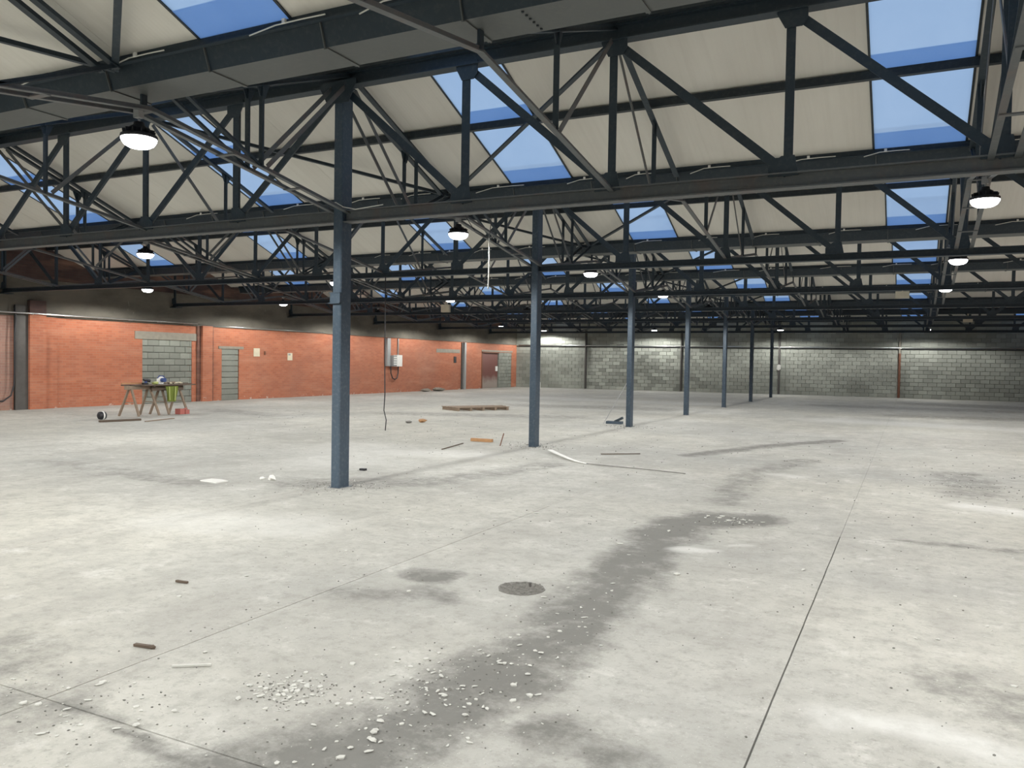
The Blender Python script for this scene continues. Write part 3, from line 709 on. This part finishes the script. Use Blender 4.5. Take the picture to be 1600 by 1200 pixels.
# ------------------------------------------------------------------ lamps
lamp_data = bpy.data.lights.new('high_bay_light', 'SPOT'); lamp_data.spot_size = math.radians(168); lamp_data.spot_blend = 0.22; lamp_data.shadow_soft_size = 0.12
lamp_data.energy = LAMP_POWER; lamp_data.color = LAMP_COL
lamp_data.use_nodes = True; lt = lamp_data.node_tree      # wide batwing distribution of a high bay lamp: more light at flat angles
_em = next(n for n in lt.nodes if n.type == 'EMISSION'); _tc = lt.nodes.new('ShaderNodeTexCoord'); _sp = lt.nodes.new('ShaderNodeSeparateXYZ')
_ab = lt.nodes.new('ShaderNodeMath'); _ab.operation = 'ABSOLUTE'; _mx = lt.nodes.new('ShaderNodeMath'); _mx.operation = 'MAXIMUM'; _mx.inputs[1].default_value = 0.40
_pw = lt.nodes.new('ShaderNodeMath'); _pw.operation = 'POWER'; _pw.inputs[1].default_value = -1.35
lt.links.new(_tc.outputs['Normal'], _sp.inputs[0]); lt.links.new(_sp.outputs['Z'], _ab.inputs[0]); lt.links.new(_ab.outputs[0], _mx.inputs[0])
lt.links.new(_mx.outputs[0], _pw.inputs[0]); lt.links.new(_pw.outputs[0], _em.inputs['Strength'])
hous = MB().lathe([(0.157, 0.0), (0.16, 0.012), (0.158, 0.03), (0.12, 0.045), (0.09, 0.05), (0.085, 0.10), (0.05, 0.12), (0.045, 0.15)], 28).mesh('housing', M['black'], True)
lens = MB().lathe([(0.04, -0.085), (0.09, -0.078), (0.13, -0.055), (0.152, -0.02), (0.155, 0.0)], 28).mesh('lens', M['lens'])
fin = MB()
for a in range(12):
    c_, s_ = cos(a*pi/6), sin(a*pi/6); fin.bar((c_*0.06, s_*0.06, 0.075), (c_*0.14, s_*0.14, 0.06), 0.006, 0.035)
fin_me = fin.mesh('heat_fins', M['black'])
hook = MB().tube([(0, 0, 0.15), (0, 0, 0.20), (0.02, 0, 0.24), (0, 0, 0.28)], 0.010, 6).mesh('hook', M['zinc'])
box_me = MB().box((-0.04, -0.03, 0.19), (0.03, 0.03, 0.27)).mesh('driver_box', M['grey'])
LX = [(-4, 'next to the left brick wall'), (-2, 'in the line left of the columns'), (0, 'in the column line'), (2, 'in the line right of the columns'), (4, 'by the right wall')]
for j, lj in LX:
    for k, lk_ in ((0, 'nearest bay'), (1, 'second bay'), (2, 'third bay'), (3, 'fourth bay'), (4, 'fifth bay'), (5, 'sixth bay'), (6, 'seventh bay'), (7, 'farthest bay')):
        x = XC+j*2*PAN + (0.06 if j == 2 else 0) ; z = 3.585; vy = VY[k+1]-0.05
        if (k == 7 and j > 2) or (k in (5, 6) and j > -4): continue  # sixth and seventh bay lamps by the left wall are added to brighten the brick
        l = thing('high_bay_lamp', 'round lit white high bay lamp, ' + lj + ', ' + lk_, 'lamp', (x, vy, z), 'high bay lamps under the gutters')
        for nm, me in (('housing', hous), ('lens', lens), ('heat_fins', fin_me), ('hook', hook), ('driver_box', box_me)): link(nm, me, l)
        link('light_source', lamp_data, l, (0, 0, -0.10))
# unseen fill lamps, added behind the camera to brighten the foreground
fill_lamp_back = lamp_data.copy(); fill_lamp_back.energy = LAMP_POWER*2.8
for j in (-2, 0, 2):
    x = XC+j*2*PAN; l = thing('high_bay_lamp', 'added unseen fill lamp behind the camera, ' + dict(LX)[j], 'lamp', (x, VY[0]-0.05, 3.585), 'high bay lamps under the gutters')
    for nm, me in (('housing', hous), ('lens', lens), ('hook', hook)): link(nm, me, l)
    link('light_source', fill_lamp_back, l, (0, 0, -0.10))
    part('hanger_rod', MB().tube([(0, 0.0, 0.27), (0, 0.0, 0.42)], 0.01, 6), M['zinc'], l)

# ------------------------------------------------------------------ hanging bits
tag(part('hanging_rope', MB().tube([(-5.86, 10.96, 3.50), (-5.85, 10.96, 3.1), (-5.865, 10.96, 2.72)], 0.010, 6), M['rope']), 'thin white rope hanging below the gutter left of the second column', 'rope')
tag(part('hanging_cable', MB().tube([(-9.80, 13.80, 3.32), (-9.80, 13.80, 2.4), (-9.79, 13.80, 1.4), (-9.78, 13.80, 0.9), (-9.80, 13.80, 0.55), (-9.74, 13.80, 0.35), (-9.76, 13.80, 0.13)], 0.011, 6), M['black']), 'long black cable hanging from the second truss almost to the floor', 'cable')
for (x, y, z, w_, h_, lb) in ((-0.25, GY[4], 3.68, 0.36, 0.20, 'cream rectangular box on the fourth truss, right side'), (2.02, GY[6]+0.0, 3.60, 0.34, 0.22, 'cream rectangular box on the sixth truss, far right'), (-15.3, GY[4]-0.0, 3.52, 0.34, 0.28, 'cream rectangular box on the fourth truss, left side')):
    tag(part('junction_box', MB().box((x-w_/2, y-0.20, z-h_/2), (x+w_/2, y-0.08, z+h_/2)).box((x-0.02, y-0.16, z+h_/2), (x+0.02, y-0.12, z+h_/2+0.12)), M['cream']), lb, 'box')
tag(part('hanging_wire', MB().tube([(-5.75, 10.80, 3.99), (-5.80, 10.9, 3.7), (-5.86, 10.96, 3.5)], 0.006, 5).tube([(-6.28, 10.96, 3.86), (-6.1, 10.96, 3.6), (-5.86, 10.96, 3.49)], 0.006, 5), M['black']), 'loose dark wires from which the white rope hangs', 'wire')
# cable wrapped round the nearest column
tag(part('column_cable', MB().tube([(XC-0.08, Y0-0.16, 3.50), (XC+0.02, Y0-0.16, 3.52), (XC+0.12, Y0-0.15, 3.46), (XC+0.30, Y0-0.14, 3.42), (XC+0.7, Y0-0.13, 3.45)], 0.006, 5), M['rope']), 'thin white cable crossing the nearest column at beam height', 'cable')

# ------------------------------------------------------------------ sawhorse bench with tools
def leg(mbp, p, q, w_=0.05): return MB().bar(p, q, w_, 0.04)
def sawhorse(name_label, cx, cy, L=0.86, h=0.80, mat='wood', dx=0.0):
    t = thing('sawhorse', name_label, 'sawhorse', (cx, cy, 0), 'sawhorses under the bench top')
    part('top_beam', MB().box((-0.05, -L/2, h-0.10), (0.05, L/2, h)), M[mat], t)
    for e in (-1, 1):
        for s in (-1, 1):
            part('leg', MB().bar((s*0.03, e*(L/2-0.14), h-0.04), (s*0.26, e*(L/2-0.14)+s*0.10+e*0.03, 0.0), 0.055, 0.04), M[mat], t)
        part('leg_brace', MB().bar((-0.15, e*(L/2-0.11), h*0.45), (0.15, e*(L/2-0.11), h*0.45), 0.04, 0.02), M[mat], t)
    return t
BX = -18.45
sawhorse('weathered sawhorse at the left end of the cluttered bench', BX, 14.82)
sawhorse('weathered sawhorse at the right end of the cluttered bench', BX, 15.78)
b1 = thing('bench_top', 'worn grey boards laid over the two sawhorses', 'bench top', (BX, 15.4, 0.80))
for q in range(3): part('board', MB().box((-0.26+q*0.18, -0.95+q*0.15, 0.0), (-0.09+q*0.18, 0.90+0.08*q, 0.03)), M['wood_dark'], b1)
part('long_board', MB().box((0.10, -0.30, -0.14), (0.14, 0.75, -0.03)), M['wood_dark'], b1)
gv = thing('work_vest', 'olive green vest with yellow stripes hanging off the bench', 'vest', (BX+0.30, 15.6, 0.80))
vb = MB(); nu, nv = 8, 7; base_ = []
for v in range(nv+1):
    for u in range(nu+1):
        yy = -0.20+0.40*u/nu*(1-0.05*v/nv)+0.02*v/nv; zz = -0.02-0.42*v/nv; xx = 0.02*sin(u*1.7+v*0.5)+0.015
        vb.v.append((xx, yy*(1-0.25*(v/nv)), zz))
for v in range(nv):
    for u in range(nu): a = v*(nu+1)+u; vb.f.append((a, a+1, a+nu+2, a+nu+1))
n_ = len(vb.v); vb.v += [(x-0.02, y, z) for x, y, z in vb.v[:n_]]; vb.f += [tuple(reversed([i+n_ for i in f])) for f in vb.f[:nu*nv]]
part('cloth', vb, M['green'], gv)
for yy in (-0.11, 0.10): part('stripe', MB().bar((0.045, yy, -0.03), (0.045, yy*0.8, -0.40), 0.03, 0.006), M['yellow'], gv)
dr = thing('cordless_drill', 'black and blue power drill lying at the left of the bench', 'drill', (BX+0.05, 15.02, 0.83))
part('motor_body', MB().tube([(0, -0.12, 0.13), (0, -0.02, 0.12), (0, 0.08, 0.10)], [0.03, 0.045, 0.04], 10), M['black'], dr)
part('grip', MB().bar((0, -0.04, 0.12), (0, -0.06, 0.0), 0.05, 0.05), M['blue'], dr)
part('battery', MB().box((-0.04, -0.14, 0.0), (0.04, 0.0, 0.05)), M['black'], dr)
sw = thing('power_saw', 'blue and white circular power saw on the middle of the bench', 'saw', (BX+0.05, 15.45, 0.83))
part('guard', MB().tube([(-0.03, 0, 0.11), (0.03, 0, 0.11)], 0.11, 16), M['white'], sw)
part('motor', MB().tube([(0.03, 0.02, 0.12), (0.14, 0.02, 0.12)], 0.06, 12), M['blue'], sw)
part('handle', MB().tube([(0, -0.10, 0.16), (0, -0.04, 0.23), (0, 0.10, 0.22), (0, 0.14, 0.13)], 0.018, 8), M['blue'], sw)
part('base_plate', MB().box((-0.07, -0.16, 0.0), (0.08, 0.17, 0.008)), M['zinc'], sw)
gl = tag(part('work_glove', MB().lump((BX+0.1, 15.24, 0.875), 0.09, (1, 1.3, 0.55), 0.25, seed=4), M['yellow']), 'pale olive work glove between the drill and the saw', 'glove')
for k, (y, z, r_, mt, lb) in enumerate(((15.78, 0.865, 0.055, 'wood', 'pale short timber offcut right of the saw'), (15.98, 0.855, 0.045, 'cream', 'cream wooden wedge near the right end of the bench'))):
    tag(part('offcut', MB().bar((BX-0.02, y-0.13, z-0.01), (BX+0.08, y+0.12, z+0.02), 0.07, 0.04), M[mt]), lb, 'offcut')
tag(part('timber_length', MB().bar((BX+0.04, 15.65, 0.86), (BX-0.05, 16.45, 0.84), 0.06, 0.04), M['wood_dark']), 'dark timber length sticking out past the right end of the bench', 'timber')
tag(part('timber_length', MB().bar((BX-0.1, 14.35, 0.865), (BX-0.1, 15.0, 0.865), 0.05, 0.03), M['wood_orange']), 'thin pale timber strip along the left end of the bench', 'timber')

for k in range(7):
    tag(part('offcut', MB().lump((BX+random.uniform(-.15, .2), 15.62+k*0.085, 0.86), 0.05, (1, 1.4, 0.6), 0.3, seed=40+k), M[('wood', 'wood_dark', 'cream')[k % 3]]), 'small timber scrap in the jumbled heap at the right half of the bench', 'offcut', 'timber scraps on the bench')
# things on the floor near it
hp = thing('round_case', 'round black case with white band on the floor left of the bench', 'case', (-17.93, 13.32, 0.0)); hp.scale = (0.75, 0.72, 0.8)
part('shell', MB().tube([(0, -0.14, 0.13), (0, -0.10, 0.13), (0, 0.0, 0.13), (0, 0.10, 0.13), (0, 0.14, 0.13)], [0.07, 0.12, 0.13, 0.12, 0.07], 14), M['black'], hp, smooth=True)
part('band', MB().tube([(0, -0.02, 0.13), (0, 0.03, 0.13)], 0.134, 16), M['white'], hp)
rb = thing('tool_box', 'small faded red plastic box on the floor at the right end of the bench', 'tool box', (-18.15, 15.95, 0.0))
part('body', MB().box((-0.10, -0.14, 0), (0.10, 0.02, 0.15)), M['red'], rb)
part('second_case', MB().box((-0.09, 0.05, 0), (0.09, 0.19, 0.12)).bar((0, 0.07, 0.14), (0, 0.17, 0.15), 0.03, 0.03), M['red'], rb)
tag(part('floor_plank', MB().bar((-17.25, 12.75, 0.025), (-17.05, 13.72, 0.025), 0.10, 0.045), M['wood_dark']), 'dark brown plank lying on the floor in front of the bench', 'plank')
tag(part('floor_lath', MB().bar((-16.6, 13.5, 0.012), (-16.9, 14.6, 0.012), 0.05, 0.02), M['wood']), 'thin grey lath on the floor right of the dark brown plank', 'lath')
# pallet
pa = thing('wooden_pallet', 'broken flat wooden pallet lying between the orange wall and second column', 'pallet', (-12.9, 23.35, 0.0), rotz=math.radians(60))
for k in range(5): part('bearer', MB().box((-1.0+k*0.47, -0.55, 0.0), (-0.92+k*0.47, 0.45, 0.09)), M['wood'], pa)
for k in range(5): part('deck_board', MB().bar((-1.05, -0.5+k*0.22+random.uniform(-.03, .03), 0.105), (1.0, -0.48+k*0.22+random.uniform(-.05, .05), 0.105+random.uniform(-.01, .02)), 0.11, 0.02), M['wood'], pa)
tag(part('timber_block', MB().bar((-7.86, 14.09, 0.03), (-7.40, 14.10, 0.03), 0.09, 0.06), M['wood_orange']), 'short orange brown timber block left of the second column', 'timber')
tag(part('standing_stick', MB().bar((-6.95, 13.57, 0.0), (-6.90, 13.62, 0.24), 0.015, 0.015), M['rust']), 'short thin stick poking up from the rubble beside the second column', 'stick')
tag(part('floor_stick', MB().bar((-7.50, 12.35, 0.012), (-7.72, 13.50, 0.012), 0.018, 0.014), M['wood_dark']), 'long thin dark stick on the floor left of the second column', 'stick')
tag(part('floor_stick', MB().bar((-4.82, 13.30, 0.012), (-4.25, 13.75, 0.012), 0.02, 0.014), M['wood_dark']), 'thin dark stick on the floor right of the second column', 'stick')
tag(part('scrap', MB().lump((-11.3, 17.6, 0.05), 0.11, (1, 1.3, 0.5), seed=8), M['wood_orange']), 'orange brown scrap on the floor right of the hanging cable', 'scrap')
tag(part('scrap', MB().lump((-11.45, 17.2, 0.03), 0.10, (1, 1.2, 0.3), seed=9), M['grit']), 'dark flat scrap beside the orange brown scrap', 'scrap')
# curved white strip
st = MB(); P_ = [(-5.70, 13.08), (-5.4, 12.70), (-5.15, 12.42), (-4.95, 12.2), (-4.75, 12.02), (-4.55, 11.90)]
for i, ((ax, ay), (bx, by)) in enumerate(zip(P_[:-1], P_[1:])): st.bar((ax, ay, 0.05-0.008*i), (bx, by, 0.05-0.008*(i+1)), 0.09-0.01*i, 0.008)
tag(part('trim_strip', st, M['white']), 'curved white plastic strip on the floor right of the second column', 'strip')
tag(part('cut_cable', MB().tube([(-4.55, 11.90, 0.012), (-4.35, 11.85, 0.012), (-4.0, 11.8, 0.012), (-3.7, 11.78, 0.012), (-3.3, 11.7, 0.012), (-2.9, 11.62, 0.012)], 0.006, 5), M['grit']), 'dark cable end trailing from the curved white strip', 'cable')
jb = thing('cast_foot', 'dark metal fitting on the floor against the third column', 'fitting', (-7.0, 20.35, 0.0))
part('body', MB().box((-0.22, -0.1, 0.0), (0.20, 0.1, 0.07)), M['column'], jb); part('stub', MB().bar((0.0, 0, 0.06), (0.22, 0, 0.17), 0.08, 0.06), M['steel'], jb)
tag(part('leaning_rod', MB().tube([(-7.22, 20.05, 0.0), (-7.0, 20.25, 0.5), (-6.62, 20.42, 1.25)], 0.009, 6), M['grey']), 'thin rod leaning towards the third column', 'rod')
tag(part('small_post', MB().lathe([(0.10, 0.0), (0.10, 0.35), (0.08, 0.42), (0.05, 0.46)], 12, (-20.2, 44.5, 0)), M['white']), 'short white container in the far left corner behind second column', 'container')
tag(part('bag_heap', MB().lump((-22.3, 36.3, 0.10), 0.35, (0.8, 1.6, 0.35), seed=3).lump((-22.4, 35.2, 0.07), 0.25, (0.8, 1.5, 0.35), seed=5), M['lintel']), 'pale heap of rubble at the foot of the orange wall right of the electrical box', 'rubble')
for k, (x, y, s_, sd, lb) in enumerate(((-7.98, 7.55, 0.14, 21, 'flat white board scrap left of the nearest column'), (-7.46, 8.02, 0.06, 22, 'small crumpled white scrap just left of the nearest column'))):
    if k == 0: tag(part('board_scrap', MB().prism([(-0.16, -0.10), (0.14, -0.12), (0.17, 0.06), (0.0, 0.10), (-0.15, 0.08)], 'Z', 0.0, 0.015), M['white'], loc=(x, y, 0.001)), lb, 'scrap')
    else: tag(part('paper_scrap', MB().lump((x, y, 0.04), s_, (1, 1, 0.8), 0.45, seed=sd).lump((x-0.16, y-0.02, 0.015), 0.04, (1, 1, 0.5), 0.3, seed=2), M['white']), lb, 'scrap')
tag(part('black_scrap', MB().box((-7.08, 9.38, 0), (-6.99, 9.44, 0.03)), M['black']), 'small black block on the floor right of the nearest column', 'scrap')
tag(part('bark_piece', MB().bar((-3.79, 3.02, 0.008), (-3.68, 3.035, 0.010), 0.022, 0.014).lump((-3.67, 3.035, 0.010), 0.018, (1.2, 0.9, 0.8), seed=12), M['wood_dark']), 'dark broken wood piece in the left foreground', 'wood')
tag(part('white_stick', MB().bar((-3.36, 2.90, 0.008), (-3.20, 3.01, 0.008), 0.014, 0.010), M['chip']), 'straight white plaster stick in the left foreground', 'stick')
tag(part('wood_splinter', MB().bar((-4.62, 4.02, 0.01), (-4.52, 4.03, 0.01), 0.018, 0.014), M['wood_dark']), 'dark splinter further back in the left foreground', 'wood')
# round gravel patch with stub
gp = MB(); ring_ = []
for k in range(22):
    a = 2*pi*k/22; rr = 0.165*(1+0.10*noise.noise(Vector((cos(a)*2, sin(a)*2, 4)))); ring_.append((rr*cos(a)*1.02, rr*sin(a)*1.02))
gpo = thing('filled_hole', 'round dark gravel filled hole in the floor with a small stub', 'patch', (-2.42, 5.09, 0.0))
part('fill', MB().prism(ring_, 'Z', -0.01, 0.004), M['grit'], gpo); part('stub', MB().lathe([(0.010, 0), (0.008, 0.03), (0.013, 0.034)], 8, (0.04, 0.06, 0)), M['post'], gpo)
gq = MB(); rr_ = random.Random(5)
for k in range(260):
    a = rr_.uniform(0, 2*pi); r_ = 0.155*sqrt(rr_.random()); gq.lump((r_*cos(a), r_*sin(a), 0.005), rr_.uniform(0.004, 0.009), (1, 1, .8), 0.3, seed=k)
q = part('gravel', gq, M['grit'], gpo); q['kind'] = 'stuff'

# ------------------------------------------------------------------ plaster chips and grit
rr = random.Random(11); chips = []
for v in range(6):
    if v % 3 == 0: mb = MB().lump((0, 0, 0.35), 1.0, (1, 0.7, 0.35), 0.35, seed=v)
    elif v % 3 == 1: mb = MB().lump((0, 0, 0.25), 1.0, (1.3, 0.5, 0.25), 0.3, seed=v+10)
    else: mb = MB().prism([(-1, -.6), (.2, -.8), (1, -.1), (.5, .7), (-.6, .6)], 'Z', 0, 0.35)
    chips.append(mb.mesh('plaster_chip', M['chip']))
def spot():
    r_ = rr.random()
    if r_ < 0.20: return rr.gauss(-2.62, .12), rr.gauss(2.97, .10)
    if r_ < 0.42: return rr.gauss(-2.05, .22), rr.gauss(3.35, .35)
    if r_ < 0.56: return rr.gauss(-3.3, .5), rr.gauss(2.35, .25)
    if r_ < 0.68: return rr.gauss(-1.75, .35), rr.gauss(2.7, .5)
    if r_ < 0.78: return rr.gauss(-1.8, .2), rr.gauss(4.4, .6)
    if r_ < 0.84: return rr.gauss(-1.6, .15), rr.gauss(8.35, .12)
    return rr.uniform(-4.6, 1.0), rr.uniform(2.2, 8)
for k in range(290):
    x, y = spot(); s_ = rr.uniform(0.006, 0.020)*(1.0 if y < 6 else 1.5)
    o = link('plaster_chip', chips[rr.randrange(6)], None, (x, y, 0.0), (0, 0, rr.uniform(0, 6.28)), (s_, s_, s_))
    tag(o, 'small white plaster chip lying on the dusty concrete floor', 'chip', 'plaster chips on the floor')
gr = MB(); dkg = MB()
for k in range(2600):
    t_ = rr.random()
    if t_ < 0.35: x, y = spot()
    elif t_ < 0.55: x, y = rr.gauss(XC, 0.28), rr.gauss(Y0+BAY*rr.choice([0, 0, 1, 1, 2]), 0.28)
    elif t_ < 0.62: x, y = rr.gauss(0.8, .5), rr.gauss(12.6, 1.0)
    else: y = rr.uniform(2.0, 20); x = rr.uniform(-0.9*y-1, 0.10*y+0.5)
    tgt = dkg if rr.random() < 0.55 else gr
    tgt.lump((x, y, 0.002), rr.uniform(0.002, 0.006)*(0.8+y*0.10), (1, 1, 0.6), 0.35, seed=k)
tag(part('fine_debris', gr, M['chip']), 'fine pale grit scattered over the concrete floor', 'debris', None, 'stuff')
tag(part('fine_debris', dkg, M['grit']), 'fine dark grit scattered over the concrete floor', 'debris', None, 'stuff')
